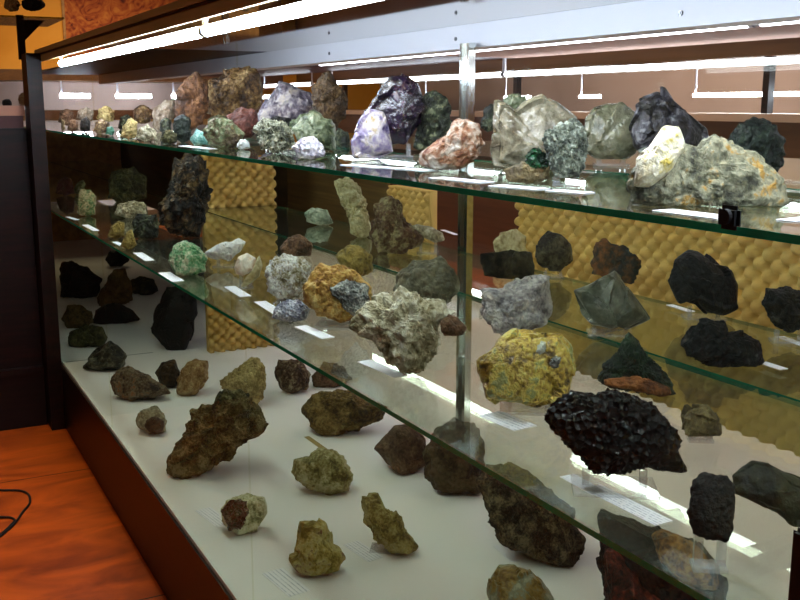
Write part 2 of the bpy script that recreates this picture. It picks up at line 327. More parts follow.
# ------------------------------------------------------------------ minerals
SURF = {'T': ZS1, 'M': ZS2, 'F': ZP}
def stone_mesh(name, poly, dist, T, mat, mode, amp, freq, seed, clamp=None, parent=None, lvl=5, sharp=None):
    """solid stone: outline radii around its centre, real thickness along the third axis, then fractal relief"""
    n = len(poly); A = cx = cy = 0
    for i in range(n):
        x0, y0 = poly[i]; x1, y1 = poly[(i+1) % n]; w = x0*y1-x1*y0; A += w; cx += (x0+x1)*w; cy += (y0+y1)*w
    if abs(A) < 1: cx = sum(p[0] for p in poly)/n; cy = sum(p[1] for p in poly)/n
    else: cx /= 3*A; cy /= 3*A
    C = EYE + ray(cx, cy)*dist; s = dist/FPX
    pts = [((x-cx)*s, -(y-cy)*s) for x, y in poly]
    def rad(th):
        c, si = math.cos(th), math.sin(th); best = None
        for i in range(n):
            (x0, y0), (x1, y1) = pts[i], pts[(i+1) % n]; ex, ey = x1-x0, y1-y0
            den = c*ey-si*ex
            if abs(den) < 1e-12: continue
            t = (x0*ey-y0*ex)/den; u = (x0*si-y0*c)/den
            if t > 0 and -1e-6 <= u <= 1+1e-6 and (best is None or t > best): best = t
        return best if best else .01
    NT_ = 256; tab = [rad(2*math.pi*k/NT_) for k in range(NT_)]
    w_ = [(tab[k-1]+2*tab[k]+tab[(k+1) % NT_])/4 for k in range(NT_)]
    vd = ray(cx, cy).normalized(); rx = R.copy(); uy = rx.cross(vd).normalized() ; uy = uy if uy.z > 0 else -uy
    bm = bmesh.new(); bmesh.ops.create_icosphere(bm, subdivisions=lvl, radius=1)
    size = sum(tab)/NT_; so = Vector((seed*3.17, seed*1.31, seed*7.7))
    rn = random.Random(seed*13+5); cells = []
    for _ in range(int(14*max(1, freq))):
        sd = Vector((rn.gauss(0, 1), rn.gauss(0, 1), rn.gauss(0, 1))).normalized()
        cells.append((sd, Vector((rn.uniform(-1, 1), rn.uniform(-1, 1), rn.uniform(-1, 1))), rn.uniform(-.35, .35)))
    so = Vector(((seed*3.17) % 40, (seed*1.31) % 40, (seed*7.7) % 40))
    for v in bm.verts:
        a, b, c = v.co; rho = math.hypot(a, b); th = math.atan2(b, a) % (2*math.pi); k = th/(2*math.pi)*NT_
        i = int(k) % NT_; f = k-int(k); r = w_[i]*(1-f)+w_[(i+1) % NT_]*f
        rr = min(1, rho)**.85*r; off = rx*(rr*math.cos(th))+uy*(rr*math.sin(th)) - vd*(math.copysign(abs(c)**.85, c)*T)
        q = off/size*freq+so; d = 0
        if mode == 'rough': d = noise.fractal(q, .75, 2.1, 5)*.75 + (noise.turbulence(q*.7, 3, False)-.5)*.25
        elif mode == 'facet':
            dv = Vector(v.co); s1 = max(cells, key=lambda z_: z_[0].dot(dv))
            d = (dv-s1[0]).dot(s1[1])*1.9 + s1[2] + noise.fractal(q*2, .8, 2, 3)*.10
        elif mode == 'bubbly':
            dd, pp_ = noise.voronoi(q*1.3, distance_metric='DISTANCE', exponent=2); d = .55-dd[0]*1.1+noise.fractal(q*.6, .8, 2, 3)*.4
        elif mode == 'spiky':
            dd, pp_ = noise.voronoi(q*2.2, distance_metric='DISTANCE', exponent=2)
            d = max(0, 1-dd[0]*1.9)*1.1-.4 + noise.noise(pp_[0]*2.9)*.6
        elif mode == 'smooth': d = noise.noise(q*.7)*.4
        d = max(-1.2, min(1.2, d))
        v.co = C + off + off.normalized()*(d*amp*size*(1.3 if mode == 'rough' else 1))
    for v in bm.verts:
        if -4.7 < v.co.x and DF-.2 < v.co.y < DF+.009: v.co.y = DF+.009
    if clamp is not None:
        z0 = clamp+.0006
        for v in bm.verts:
            if v.co.z < z0: v.co.z = z0 + (random.random()*.0002)
    o = link(name, bm, mat, parent, origin=(C.x, C.y, clamp if clamp is not None else C.z) if parent is None else None, smooth=mode in ('smooth', 'bubbly'))
    return o, C, size
def crystals(parent, C, size, spots, mat, name='crystal', seed=1):
    """hexagonal points leaning out of the stone: (px, py, length_px, width_px, dx, dy) in outline units"""
    rnd = random.Random(seed); out = []
    for (P, D, L, w) in spots:
        bm = bmesh.new(); D = D.normalized(); cyl(bm, P, P+D*L*.7, w, 6); cyl(bm, P+D*L*.7, P+D*L, w, 6, 0.0005)
        bmesh.ops.remove_doubles(bm, verts=bm.verts, dist=.0004)
        out.append(link(name, bm, mat, parent))
    return out
ROCKS = []
def P2(s): v = [float(t) for t in s.split()]; return list(zip(v[::2], v[1::2]))
def mineral(surf, label, poly, mat, mode='rough', amp=.16, freq=2.2, base=None, tk=.8, kids=(), stand=0, name='mineral_specimen', group=None, lvl=None, ymax=1.66, cat='mineral'):
    zs = SURF[surf]; poly = P2(poly) if isinstance(poly, str) else poly
    seed = len(ROCKS)+1; random.seed(seed)
    w = max(p[0] for p in poly)-min(p[0] for p in poly); h = max(p[1] for p in poly)-min(p[1] for p in poly)
    low = max(poly, key=lambda p: p[1])
    if base is None: base = (sum(p[0] for p in poly if p[1] > low[1]-.25*h)/max(1, len([p for p in poly if p[1] > low[1]-.25*h])), low[1])
    B = on_z(base[0], base[1], zs); d = (B-EYE).dot(F)
    T = tk*.5*min(w, h*1.1)*d/FPX
    # keep the whole stone between the pane and the back of its shelf
    ylim = DF+.012
    dc = d+T*.55
    fr = ray(sum(p[0] for p in poly)/len(poly), sum(p[1] for p in poly)/len(poly))
    while dc*fr.y < ylim + T*.45 and T > .01 and (dc-T)*fr.y < ylim: T *= .92; dc = d+T*.55
    while (dc+T*.8)*fr.y > ymax and T > .012 and surf != 'X': T *= .93; dc = d+T*.55
    if lvl is None: lvl = 6 if w*h > 4500 else 5 if w*h > 1300 else 4 if w*h > 250 else 3
    o, C, size = stone_mesh(name, poly, dc, T, mat, mode, amp, freq, seed, clamp=zs if not stand else zs+.012, lvl=lvl)
    tag(o, label, cat, group or {'T': 'mineral specimens on the top shelf', 'M': 'mineral specimens on the middle shelf', 'F': 'mineral specimens on the case floor'}[surf]); WORLD[o.name] = o.location.copy()
    for i, (kn, kp, km, kmode, kamp, kfreq, kl) in enumerate(kids):
        kp = P2(kp); kw = max(p[0] for p in kp)-min(p[0] for p in kp); kh = max(p[1] for p in kp)-min(p[1] for p in kp)
        kT = min(.45*min(kw, kh)*dc/FPX, T)
        k, _, _ = stone_mesh(kn, kp, dc-T*.84+kT*.25, kT, km, kmode, kamp, kfreq, seed*7+i, clamp=zs+.001, parent=o, lvl=4)
        if kl: k['label'] = kl
    ROCKS.append(o)
    if stand:
        zb = min(v.co.z for v in o.data.vertices)+o.location.z
        nearv = [v.co for v in o.data.vertices]
        c = C.copy(); half = max(.016, w*.27*dc/FPX)
        hh = max(.012, zb-zs)
        ax = Vector((1, 0, 0)) if stand == 1 else R
        ax = Vector((.55, .83, 0)).normalized(); px_ = Vector((-ax.y, ax.x, 0))
        t = empty('acrylic_stand', (c.x, c.y, zs), ' '.join(('clear acrylic stand under the '+short(label)).split()[:16]), 'stand', 'clear acrylic stands')
        def obb(bm, cc, a, b, z0, z1):
            vs = [bm.verts.new(cc+ax*(sx*a)+px_*(sy*b)+Vector((0, 0, z-cc.z))) for z in (z0, z1) for sx, sy in ((-1, -1), (1, -1), (1, 1), (-1, 1))]
            for f in ((0, 1, 2, 3), (7, 6, 5, 4), (0, 4, 5, 1), (1, 5, 6, 2), (2, 6, 7, 3), (3, 7, 4, 0)): bm.faces.new([vs[i] for i in f])
        bm = bmesh.new(); obb(bm, c, half*1.1, max(.012, half*.7), zs+.0005, zs+.005); link('base_plate', bm, M['acryl'], t)
        for sx in (-1, 1):
            q = c+ax*(sx*half*.75)
            # rise until the upright meets the stone
            col_ = [v.z+o.location.z for v in nearv if (v.x+o.location.x-q.x)**2+(v.y+o.location.y-q.y)**2 < (.35*half+.006)**2]
            top = (min(col_) if col_ else zb)+.002
            bm = bmesh.new(); obb(bm, q, .0045, .0045, zs+.005, max(zs+.011, top)); link('upright', bm, M['acryl'], t)
    return o
def short(l):
    return l.split(',')[0].split(' on ')[0].split(' beside')[0].split(' behind')[0]
K = rockmat
# palettes
GREYY = K(('3c3c2e', '66654e', '7e7c64', '9c987c', 'b08420'), .6, 16); WY = K(('d8c8a0', 'f4ecd4', 'e4c838'), .4, 20)
DKG = K(('0a120c', '16241a', '2c3c2c'), .6, 18); DKP = K(('12120c', '242018', '3c3844', '84848c'), .5, 14)
QZ = K(('54543c', '7a7860', '9a987e'), .25, 10, spec=.6); SMK = K(('5a4e3c', '78705c', '968c78', 'b8b0a2'), .25, 9, spec=.6)
NEED = K(('242c24', '545c50', '808878', 'c0c8c0'), .5, 30); EMG = K(('021c0c', '063a1a', '0f5a2c'), .3, 30, spark=130)
REDW = K(('6c3418', '96603c', 'b8a294', 'd8ccc4'), .6, 12); GRB = K(('0f120a', '23281a', '3e4630', '8a8c6c'), .6, 14)
AMD = K(('0e0812', '1f1428', '2e1c3c', '4c3030'), .2, 10, spec=.7); AML = K(('5c4c84', '9484b0', 'c8bcc4', 'a0844c'), .25, 10, spec=.6)
BRN = K(('2c1a08', '4c3414', '6e5024'), .65, 14); PURW = K(('3c3448', '6c6074', 'a89ca4', 'bcaea4'), .4, 9)
SPK = K(('3a3c30', '6a6c58', 'a8a890', 'c8c8b8'), .4, 30, spark=160); GGR = K(('303c20', '5c6848', '848c70', 'a8a890'), .4, 14)
LAV = K(('b8acc8', 'e8e0f4', 'ffffff'), .35, 20, spark=140); ORB = K(('301a08', '5c3c16', '84602c', 'b08c58'), .5, 12)
ORG = K(('3c200c', '6e4018', '9a6430'), .6, 10); RED = K(('3c1610', '602c20', '844840'), .6, 12)
TUR = K(('3c8078', '70b0a8', 'b8dcd4'), .5, 16); GBR = K(('4c3a24', '6c6040', '6c7c54', '8c8468'), .6, 16)
WHT = K(('b0b4b4', 'd4d8d8', 'eceeee'), .4, 20); TAN = K(('5c4424', '7c6038', 'a08458'), .7, 18)
OLV = K(('2c2810', '4c4820', '6a6434'), .7, 16); PNK = K(('7c6450', 'a08a78', 'b8a898'), .5, 12)
DBR = K(('0c0603', '1c1008', '32200f'), .6, 14); CRG = K(('4c7a3c', '8c9458', 'c0a878', 'd0bc90'), .6, 22)
GRW = K(('2f8a50', '74b880', 'c4d4b0', 'e4dcc0'), .5, 20); WLV = K(('d8d0e0', 'fcf8ff', 'ffffff'), .45, 14)
PIN = K(('f4c8a8', 'ffe8d8', 'fff8f0'), .5, 12); CLU = K(('8a7844', 'c4b8a4', 'ece8f4', 'ffffff'), .5, 26)
YOR = K(('8a5410', 'b8801c', 'd8a43c', 'e4c070'), .55, 18); SIL = K(('5c5c60', 'a0a2aa', 'f0f2fa'), .25, 24, spark=150)
BLV = K(('8888ac', 'c0c0dc', 'ececff'), .4, 26, spark=150); GWH = K(('7a6a44', 'b8aa8c', 'dcd0bc', 'fffaf4'), .55, 12)
GTR = K(('4c4630', '6c6650', '88826c'), .5, 12); GLV = K(('6c6470', '9c949c', 'bcb4bc', 'd4cccc'), .6, 16)
GQZ = K(('3c4034', '545a4c', '6c7064', '8c9084'), .3, 9, spec=.6); YEL = K(('4c3808', 'a07c10', 'd8b020', 'ecd048', 'a8ac68'), .3, 18, spec=.7)
BLK = K(('010102', '030304', '08070a', '141012'), .15, 24, spark=120, spec=.3); GOR = K(('04100a', '0c2414', '1c3a20'), .5, 24)
ORN = K(('4c2408', '8a4c14', 'a8641c'), .7, 14); SBR = K(('4c3c1c', '6c5a30', '8a7848'), .6, 18)
DGB = K(('060602', '101006', '1e1a0a', '2c1a0c'), .7, 18); SLB = K(('14160a', '282a12', '3e3c20', '3c2410'), .6, 10)
DK = K(('020304', '080a08', '12160e', '201a10'), .6, 14); DKB = K(('040404', '0c0a08', '1c140c'), .6, 12)
ORD = K(('1c1814', '3c2c18', '8c5a24', 'b87c3c'), .6, 10); CRM = K(('a08a54', 'd0c090', 'e8dcb4'), .6, 12)
GBK = K(('1c180c', '342e1a', '4c462c'), .8, 12); PALEY = K(('a09058', 'c4b884', 'dcd4ac'), .6, 14)
TBR = K(('4c3420', '744c30', '946c4c'), .7, 16); YBR = K(('7c6424', 'a4882c', 'b89c48'), .7, 18)
PGR = K(('70806c', '9cae98', 'c4d0b8'), .5, 10); CW = K(('7c7054', 'b0a484', 'd8d0bc'), .6, 18)
FDK = K(('14140c', '2c2c20', '504c3c', '84806c'), .5, 12); MUL = K(('34241a', '6c4c30', '8a7c64', 'a46430'), .6, 14)
OTN = K(('8a5c20', 'b0844c', 'ccac74'), .7, 16); BRD = K(('2c1c0c', '4c3418', '644824'), .6, 12)
GBN = K(('2c280f', '544c20', '746838', '94885c'), .8, 20); LTN = K(('947a40', 'c0a464', 'd8c080'), .8, 18)
OBR = K(('30260c', '5c4818', '7c6428', '9a8044'), .75, 14); RBR = K(('2c180a', '503018', '74543a', 'a89474'), .7, 16)
OL2 = K(('5c541c', '8c843c', 'b4ac70', 'd0c8a0'), .65, 16); WRG = K(('8c8c54', 'ccc898', 'ece8c4', 'f8f4dc'), .6, 20)
RCR = K(('4c2414', '7c4c38', '4c5434', '9c8c7c'), .35, 36, spark=150); YTN = K(('8c7c20', 'bca840', 'd4c880', '94704c'), .65, 12)
YOL = K(('6c5c1c', '988434', 'b4a454', 'c4b880'), .7, 20); GRN = K(('221c10', '40382a', '645840', '8c7c5c'), .85, 24)
DRD = K(('030202', '0a0504', '1c0c06', '30140a'), .6, 12); ORY = K(('1c1408', '8a5010', 'd88c28', 'ffb850'), .65, 11)
# ---- floor of the case
mineral('F', 'dark green faceted rock at the left end of the case floor', '86 367 88 358 100 347 110 340 118 346 126 360 120 369 100 372', FDK, 'facet', .2, 1.6)
mineral('F', 'multicoloured brown and grey lying rock near the left end of the case floor', '110 381 119 368 128 366 136 370 150 377 165 386 170 393 150 399 130 402 115 394', MUL, 'rough', .15)
mineral('F', 'round brown stone touching an orange tan rock on the case floor', '155 373 162 362 175 359 180 372 179 385 170 389 160 384', BRD, 'rough', .12)
mineral('F', 'orange tan rough rock beside the round brown stone', '176 388 182 367 195 358 208 361 209 378 194 397 179 396', OTN, 'rough', .16)
mineral('F', 'small cream rock with a brown face, alone on the white case floor', '135 421 141 409 157 406 167 419 166 431 150 435 140 428', CW, 'rough', .16, kids=[('brown_face', '145 420 155 415 164 421 164 431 152 434 145 428', BRD, 'rough', .12, 2, 'brown stained face')])
mineral('F', 'large jagged olive brown rock pointing to the upper right on the case floor', '167 462 174 449 185 431 191 412 212 405 216 396 226 388 245 395 258 408 268 424 258 437 244 443 225 459 205 473 185 479 170 475', GBN, 'rough', .15, 3.2, tk=.6)
mineral('F', 'light tan crumbly rock behind the large olive brown rock', '219 381 232 371 245 362 258 357 267 372 265 395 258 407 243 400 228 392', LTN, 'rough', .17, 2.6, base=(248, 409))
mineral('F', 'large orange brown rock lying under the middle shelf edge', '301 405 311 394 340 389 362 396 388 407 381 421 362 427 337 437 317 433 306 418', OBR, 'rough', .14)
mineral('F', 'rust red rock with a pale patch behind the large orange brown rock', '274 373 279 360 300 360 311 374 308 387 292 395 280 388', RBR, 'rough', .14)
mineral('F', 'dull brown rock seen through the middle shelf, next to the rust red rock', '311 376 323 362 343 366 353 379 336 388 315 388', TBR, 'rough', .14)
mineral('F', 'knobbly olive yellow rock on the open white floor of the case', '292 473 294 459 309 456 318 448 332 450 345 459 352 475 347 490 330 496 307 487 295 478', OL2, 'bubbly', .16, 3)
mineral('F', 'round cream rock crusted with red and green crystals', '220 511 226 500 246 494 265 498 268 513 257 530 238 536 224 524', WRG, 'rough', .1, 2.4, tk=.9, kids=[('crystal_crust', '221 510 230 499 246 501 251 512 243 528 230 531', RCR, 'spiky', .22, 3, 'dark red and green crystal crust')])
mineral('F', 'blocky yellow tan rock standing upright near the front edge', '299 522 312 519 325 526 331 542 342 557 338 570 321 578 303 576 293 558 297 538', YTN, 'facet', .16, 1.5, stand=1)
mineral('F', 'slanted yellow olive rock on an acrylic plate', '361 497 379 494 385 509 397 511 406 531 418 545 412 557 394 556 375 537 364 522', YOL, 'rough', .16, 2.6, stand=1)
mineral('F', 'reddish brown angular rock, left of a darker brown rock', '374 449 395 426 412 423 426 438 428 464 412 474 401 475 389 463', K(('3c2818', '604430', '80664c'), .7, 16), 'facet', .12, 1.6)
mineral('F', 'dark brown lumpy rock under the chrome post', '424 452 434 431 455 420 475 424 484 445 483 480 480 497 463 492 452 495 436 488 426 475', K(('1c140a', '3a2c14', '544424', '645038'), .7, 14), 'bubbly', .15, 2.6, stand=1)
mineral('F', 'big grey brown granular boulder half behind the middle shelf edge', '480 484 485 469 500 463 525 469 555 493 572 511 582 535 580 551 570 567 553 566 533 558 506 546 490 523 484 503', GRN, 'rough', .13, 3, tk=.75)
mineral('F', 'yellow and grey crystal rock cut off by the bottom of the picture', '486 594 490 578 500 566 520 566 542 580 552 598 557 616 520 628 490 622', K(('7c5c14', 'a88424', '8c8c74', 'b8b49c'), .3, 12, spec=.6), 'facet', .16, 1.6)
mineral('F', 'huge dark rock with an orange patch, bottom right of the case', '602 554 603 518 610 510 650 525 684 535 705 548 721 563 727 594 732 650 680 668 640 664 606 640', DRD, 'rough', .13, 2.6, tk=.5, kids=[('orange_patch', '652 535 664 529 684 536 700 548 718 566 716 590 690 586 672 575 660 560', ORY, 'rough', .12, 2.6, 'ochre orange weathered patch'), ('red_face', '606 552 618 548 640 575 660 600 664 640 640 655 610 640', K(('0a0402', '5c1c10', 'a03c24'), .6, 14), 'rough', .12, 2.6, 'dark red face')])
# far end of the floor
mineral('F', 'dark brown boulder at the far left end of the case floor', '59 278 62 262 72 260 87 267 101 280 98 297 80 299 61 297', DBR, 'rough', .12)
mineral('F', 'mottled tan round rock at the far left, behind the flat dark stone', '61 318 68 306 80 305 92 312 93 322 84 329 68 329', K(('3c2c10', '6c5424', '7c6434'), .7, 14), 'rough', .12)
mineral('F', 'flat dark olive stone next to the left corner post', '67 343 70 331 85 325 102 327 108 338 104 346 85 348 70 347', OLV, 'rough', .12)
mineral('F', 'dark red brown wedge shaped rock lying at the far left', '92 323 96 310 107 303 122 304 134 311 141 320 125 323 99 325', K(('140a06', '24120a', '34180c'), .6, 10), 'rough', .08)
mineral('F', 'orange brown tapering rock behind the dark red wedge', '96 298 104 285 113 270 125 267 130 282 133 300 125 304 100 307', K(('5c3c10', '7c5418', '8c6428'), .7, 14), 'rough', .14)
mineral('F', 'small nearly black rock above the orange brown tapering rock', '105 259 110 251 122 250 130 260 122 266 110 267', DKB, 'rough', .12)
mineral('F', 'dark layered slab below the middle shelf at the left', '128 290 130 280 140 276 154 279 159 291 146 296 134 293', K(('0c0a06', '201a0c', '544c20'), .6, 20), 'rough', .12)
mineral('F', 'tall black rock leaning by the foam divider', '152 333 154 315 161 300 167 289 185 285 196 300 194 330 185 351 170 351 160 342', DKB, 'facet', .16, 1.6)
# ---- middle shelf, front row
mineral('M', 'pale rock with red patches at the far left of the middle shelf', '55 193 58 181 66 176 73 181 74 193 65 196', K(('5c1c0c', '7c3c24', '6c5c44'), .6, 20), 'rough', .15)
mineral('M', 'cream topped green rock near the left end of the middle shelf', '77 214 79 196 81 190 91 189 96 198 95 214 86 217', CRG, 'rough', .14)
mineral('M', 'small olive white rock beside the cream topped green rock', '73 191 76 184 83 179 86 184 82 194 76 195', OL2, 'rough', .14)
mineral('M', 'large dim olive rock at the back of the middle shelf, far left', '107 197 109 178 117 169 133 168 146 177 147 198 126 203', OLV, 'rough', .16)
mineral('M', 'tan white crumbly rock at the left of the middle shelf', '114 215 118 205 130 201 145 202 147 214 132 219', CW, 'rough', .2, 3)
mineral('M', 'small yellow brown rock under the tan white crumbly rock', '108 236 111 227 118 221 125 223 124 236 115 239', YBR, 'facet', .14)
mineral('M', 'dark green rock with a cream crest at the left of the middle shelf', '133 236 133 222 138 213 147 215 156 214 160 225 157 238 143 240', GRB, 'rough', .18, 2.6)
mineral('M', 'little tan pyramid shaped stone at the front of the middle shelf', '120 246 127 232 132 229 137 245 129 250', YBR, 'facet', .1)
mineral('M', 'tall black and brown branching rock left of the foam divider', '158 226 158 208 168 192 174 176 174 157 190 154 204 158 210 188 207 214 198 236 180 236', K(('060403', '120a06', '3c2810', '6c5028'), .6, 14), 'rough', .24, 2.8, base=(186, 239))
mineral('M', 'mint green and beige rounded rock on the middle shelf', '168 261 173 246 186 240 200 247 208 258 204 271 192 277 176 275', GRW, 'rough', .12, 2.6)
mineral('M', 'flat white lavender crystal slab behind the mint green rock', '203 253 218 244 238 239 246 242 241 252 228 261 212 257', WLV, 'facet', .15, 1.6, base=(228, 268), stand=1)
mineral('M', 'smooth pale pink ball shaped mineral with a horn like crystal', '234 267 238 257 247 253 256 258 256 270 243 276 236 274', PIN, 'smooth', .1, 1, base=(246, 290), kids=[('horn', '240 288 246 277 253 269 259 254 263 265 259 277 249 285', CRM, 'smooth', .05, 1, 'cream coloured curved horn')], stand=1)
mineral('M', 'bumpy white and lavender cluster next to the pink ball', '265 271 272 260 286 254 300 257 311 265 309 279 298 297 282 299 269 291', CLU, 'bubbly', .2, 3.6, base=(285, 306), stand=1)
mineral('M', 'low sparkling lilac stone in front of the white cluster', '271 318 275 306 288 299 300 300 311 308 307 320 290 323', BLV, 'spiky', .12, 3)
mineral('M', 'orange yellow rock with a silver sparkling face', '302 287 311 273 322 264 338 265 355 271 370 283 371 301 361 319 338 323 318 315 304 303', YOR, 'rough', .13, 2.6, base=(338, 330), stand=1, kids=[('silver_face', '325 287 345 279 356 281 369 284 369 302 357 318 346 312 334 298', SIL, 'spiky', .2, 3, 'silver grey sparkling crystals')])
mineral('M', 'large whitish grey rock broad at the top, with a brown cube on its right', '350 328 355 313 367 304 384 296 402 287 419 295 432 300 444 300 455 313 441 324 441 335 433 352 419 374 405 374 388 361 376 344 360 335', GWH, 'rough', .15, 3, base=(408, 381), tk=.55, kids=[('brown_cube', '439 321 448 313 458 318 467 327 463 335 444 336', TBR, 'facet', .12, 1.4, 'brown cube shaped crystal')])
mineral('M', 'dull translucent grey rock behind the large whitish grey rock', '394 291 400 270 415 261 440 257 456 269 459 291 445 306 411 300', GTR, 'rough', .12, 2.2, base=(428, 318))
mineral('M', 'lavender grey wrinkled rock just right of the chrome post', '480 312 484 300 481 289 501 288 513 281 529 276 550 276 550 314 545 326 517 337 494 333', GLV, 'rough', .14, 2.8, base=(517, 345))
mineral('M', 'translucent grey green pyramid of quartz on an acrylic stand', '573 290 590 284 601 277 615 268 625 279 637 298 649 318 627 326 612 330 593 323 582 309', GQZ, 'facet', .1, 1.3, base=(612, 338), stand=1, tk=.6)
mineral('M', 'big golden yellow crystal cluster in the middle of the middle shelf', '479 372 480 361 491 350 500 341 513 334 528 331 545 334 563 336 571 346 574 370 571 388 557 404 537 408 512 403 489 396', YEL, 'facet', .14, 4, base=(524, 418), stand=1, tk=.7, kids=[('white_crystal', '535 352 541 341 546 342 545 352 539 357', WHT, 'facet', .2, 1, 'bright white crystal'), ('white_crystal', '513 384 517 378 523 379 522 386 516 388', WHT, 'facet', .2, 1, 'bright white crystal'), ('grey_crystal', '549 362 556 355 561 358 559 367 551 370', SIL, 'facet', .2, 1, 'bluish grey crystal')])
mineral('M', 'black purple glittering crystal cluster on an acrylic stand', '545 419 559 400 572 391 596 395 610 390 630 395 656 406 679 436 679 451 686 473 660 470 646 466 628 471 616 473 594 472 566 443 551 429', BLK, 'bubbly', .12, 6.5, base=(622, 498), stand=1, tk=.5)
mineral('M', 'dark green rock with an orange base near the foam', '600 376 604 365 615 354 630 332 640 344 646 356 660 366 673 385 675 395 662 397 637 391 602 385', GOR, 'rough', .16, 3, kids=[('orange_base', '604 379 640 374 671 388 672 395 660 397 636 391 604 385', ORN, 'rough', .1, 2.4, 'orange brown base rock')], tk=.5, ymax=1.3)
mineral('M', 'small tan brown cube like rock in front of the foam', '682 416 687 407 707 404 721 419 721 437 705 440 683 436', SBR, 'facet', .14, 1.5, base=(701, 445), stand=1, ymax=1.3)
mineral('M', 'dark brown green scalloped rock on a tall stand at lower right', '687 511 691 500 694 483 704 473 714 474 729 477 736 484 736 499 733 514 732 528 725 540 704 540 692 532', DGB, 'bubbly', .13, 3.2, base=(722, 578), stand=1, tk=.55)
mineral('M', 'long green brown slab at the right edge of the middle shelf', '734 476 743 468 755 461 773 465 800 478 838 500 842 518 815 522 791 524 785 521 776 512 734 493', SLB, 'facet', .1, 1.6, base=(790, 530), tk=.4)
# ---- middle shelf, back row
BM = dict(ymax=1.68)
mineral('M', 'dark mossy block on a clear stand against the foam', '672 281 672 265 679 258 689 251 698 252 718 264 732 270 740 285 737 307 723 315 705 311 696 304 682 302', DK, 'facet', .12, 1.6, base=(700, 322), stand=1, tk=.6, **BM)
mineral('M', 'dark rough rock at the right edge, against the foam', '761 302 769 289 786 286 812 291 817 325 793 332 774 326', K(('0a0a06', '1c1a10', '302c18'), .7, 14), 'rough', .15, 2.4, base=(788, 346), stand=1, **BM)
mineral('M', 'long black rock on the back shelf above the green glass edge', '679 342 690 330 704 317 725 322 729 332 741 331 759 340 763 362 759 368 745 368 712 367 687 356', K(('040604', '0a0a08', '180c0c'), .7, 14), 'rough', .15, 2.8, **BM)
mineral('M', 'small brown and grey hexagonal rock standing before the foam', '535 257 538 241 548 231 558 233 570 245 572 260 560 270 544 266', K(('241a0c', '3c3420', '5c5840', '6c6450'), .6, 14), 'facet', .16, 1.6, base=(556, 279), stand=1, **BM)
mineral('M', 'slate blue and orange rock behind the quartz pyramid', '592 274 594 251 602 237 612 245 622 247 641 260 638 277 631 285 604 278', K(('8a5418', '5c4020', '24302c', '3c4c48'), .5, 9), 'rough', .2, 2.4, base=(612, 292), **BM)
mineral('M', 'cream yellow rounded rock right of the chrome post', '492 244 500 233 515 229 526 236 528 255 515 262 498 260', CRM, 'rough', .14, 2, base=(510, 263), tk=.45, **BM)
mineral('M', 'flat dark grey block in front of the cream yellow rock', '481 254 505 251 530 253 535 266 532 278 517 280 484 276', GBK, 'facet', .1, 1.4, base=(508, 288), tk=.4, **BM)
mineral('M', 'purplish brown rock with a pale knobbly top, left of the white elongated stone', '369 237 373 222 375 206 382 199 391 196 401 205 405 220 416 230 424 238 420 246 405 255 380 253', K(('54341c', '6c4c2c', '84704c', 'a89c6c'), .7, 14), 'rough', .18, 2.8, **BM)
mineral('M', 'white elongated stone pointing right, beside the chrome post', '408 227 417 224 432 227 443 233 445 240 435 243 422 237', CW, 'smooth', .15, 2, base=(428, 254), stand=1, **BM)
mineral('M', 'tall crumbly cream rock on the back shelf', '334 182 344 178 354 180 361 190 366 204 372 233 365 239 350 234 349 217 340 200', PALEY, 'rough', .2, 3, **BM)
mineral('M', 'pale mint translucent stone on the back shelf', '304 213 312 207 327 210 333 223 322 226 306 222', PGR, 'facet', .12, 1.4, **BM)
mineral('M', 'mustard brown rock behind the orange and silver rock', '336 256 347 245 360 246 371 255 373 270 362 278 345 270', YBR, 'rough', .14, 2.4, **BM)
mineral('M', 'reddish brown low rock behind the white lavender cluster', '279 248 288 237 300 234 313 243 311 256 285 257', TBR, 'rough', .15, 2.4, **BM)
# ---- top shelf
mineral('T', 'big grey and yellow encrusted rock at the right of the top shelf', '629 204 628 190 629 172 640 156 654 145 663 140 680 147 694 146 714 134 728 140 746 148 766 162 784 180 792 199 787 211 766 215 732 211 699 211 654 206', GREYY, 'rough', .13, 3.2, base=(700, 207), tk=.5, kids=[('yellow_crystal', '633 186 637 158 652 143 662 126 676 128 684 148 674 168 652 188', WY, 'facet', .1, 1.4, 'whitish yellow crystal')])
mineral('T', 'dark green mossy rock behind the big grey and yellow rock', '728 141 737 125 752 118 770 122 783 139 786 166 776 173 755 172 734 160', DKG, 'rough', .16, 2.6, base=(762, 176), ymax=1.6)
mineral('T', 'dark violet rock with a brownish tip, left of the mossy rock', '630 128 634 104 645 97 655 92 664 93 671 103 690 117 705 129 709 146 690 160 650 160 634 145', DKP, 'facet', .15, 1.8, base=(668, 172), ymax=1.6)
mineral('T', 'rounded greenish grey clear quartz block on the top shelf', '584 118 591 106 605 102 622 103 636 111 642 126 638 150 625 161 600 161 586 153', QZ, 'facet', .08, 1.3, base=(612, 167), stand=1, ymax=1.6)
mineral('T', 'large smoky quartz with a broad point in the middle of the top shelf', '492 128 495 100 504 102 513 109 526 100 540 97 557 103 575 117 577 145 555 168 517 170 493 166', SMK, 'facet', .12, 1.3, base=(528, 172), ymax=1.3)
mineral('T', 'grey green needle crystal rock on a small clear stand', '542 138 546 131 559 124 575 118 586 129 588 147 585 167 579 178 559 181 552 170 546 154', NEED, 'spiky', .14, 4, base=(566, 188), stand=1, tk=.5)
mineral('T', 'yellow brown rock topped with emerald green crystals', '504 171 512 165 525 162 548 165 551 179 530 184 508 182', SBR, 'rough', .15, 2.4, base=(528, 186), kids=[('green_crystals', '525 157 530 150 537 147 548 155 554 164 541 170 527 168', EMG, 'spiky', .25, 3, 'emerald green crystals')], tk=.5)
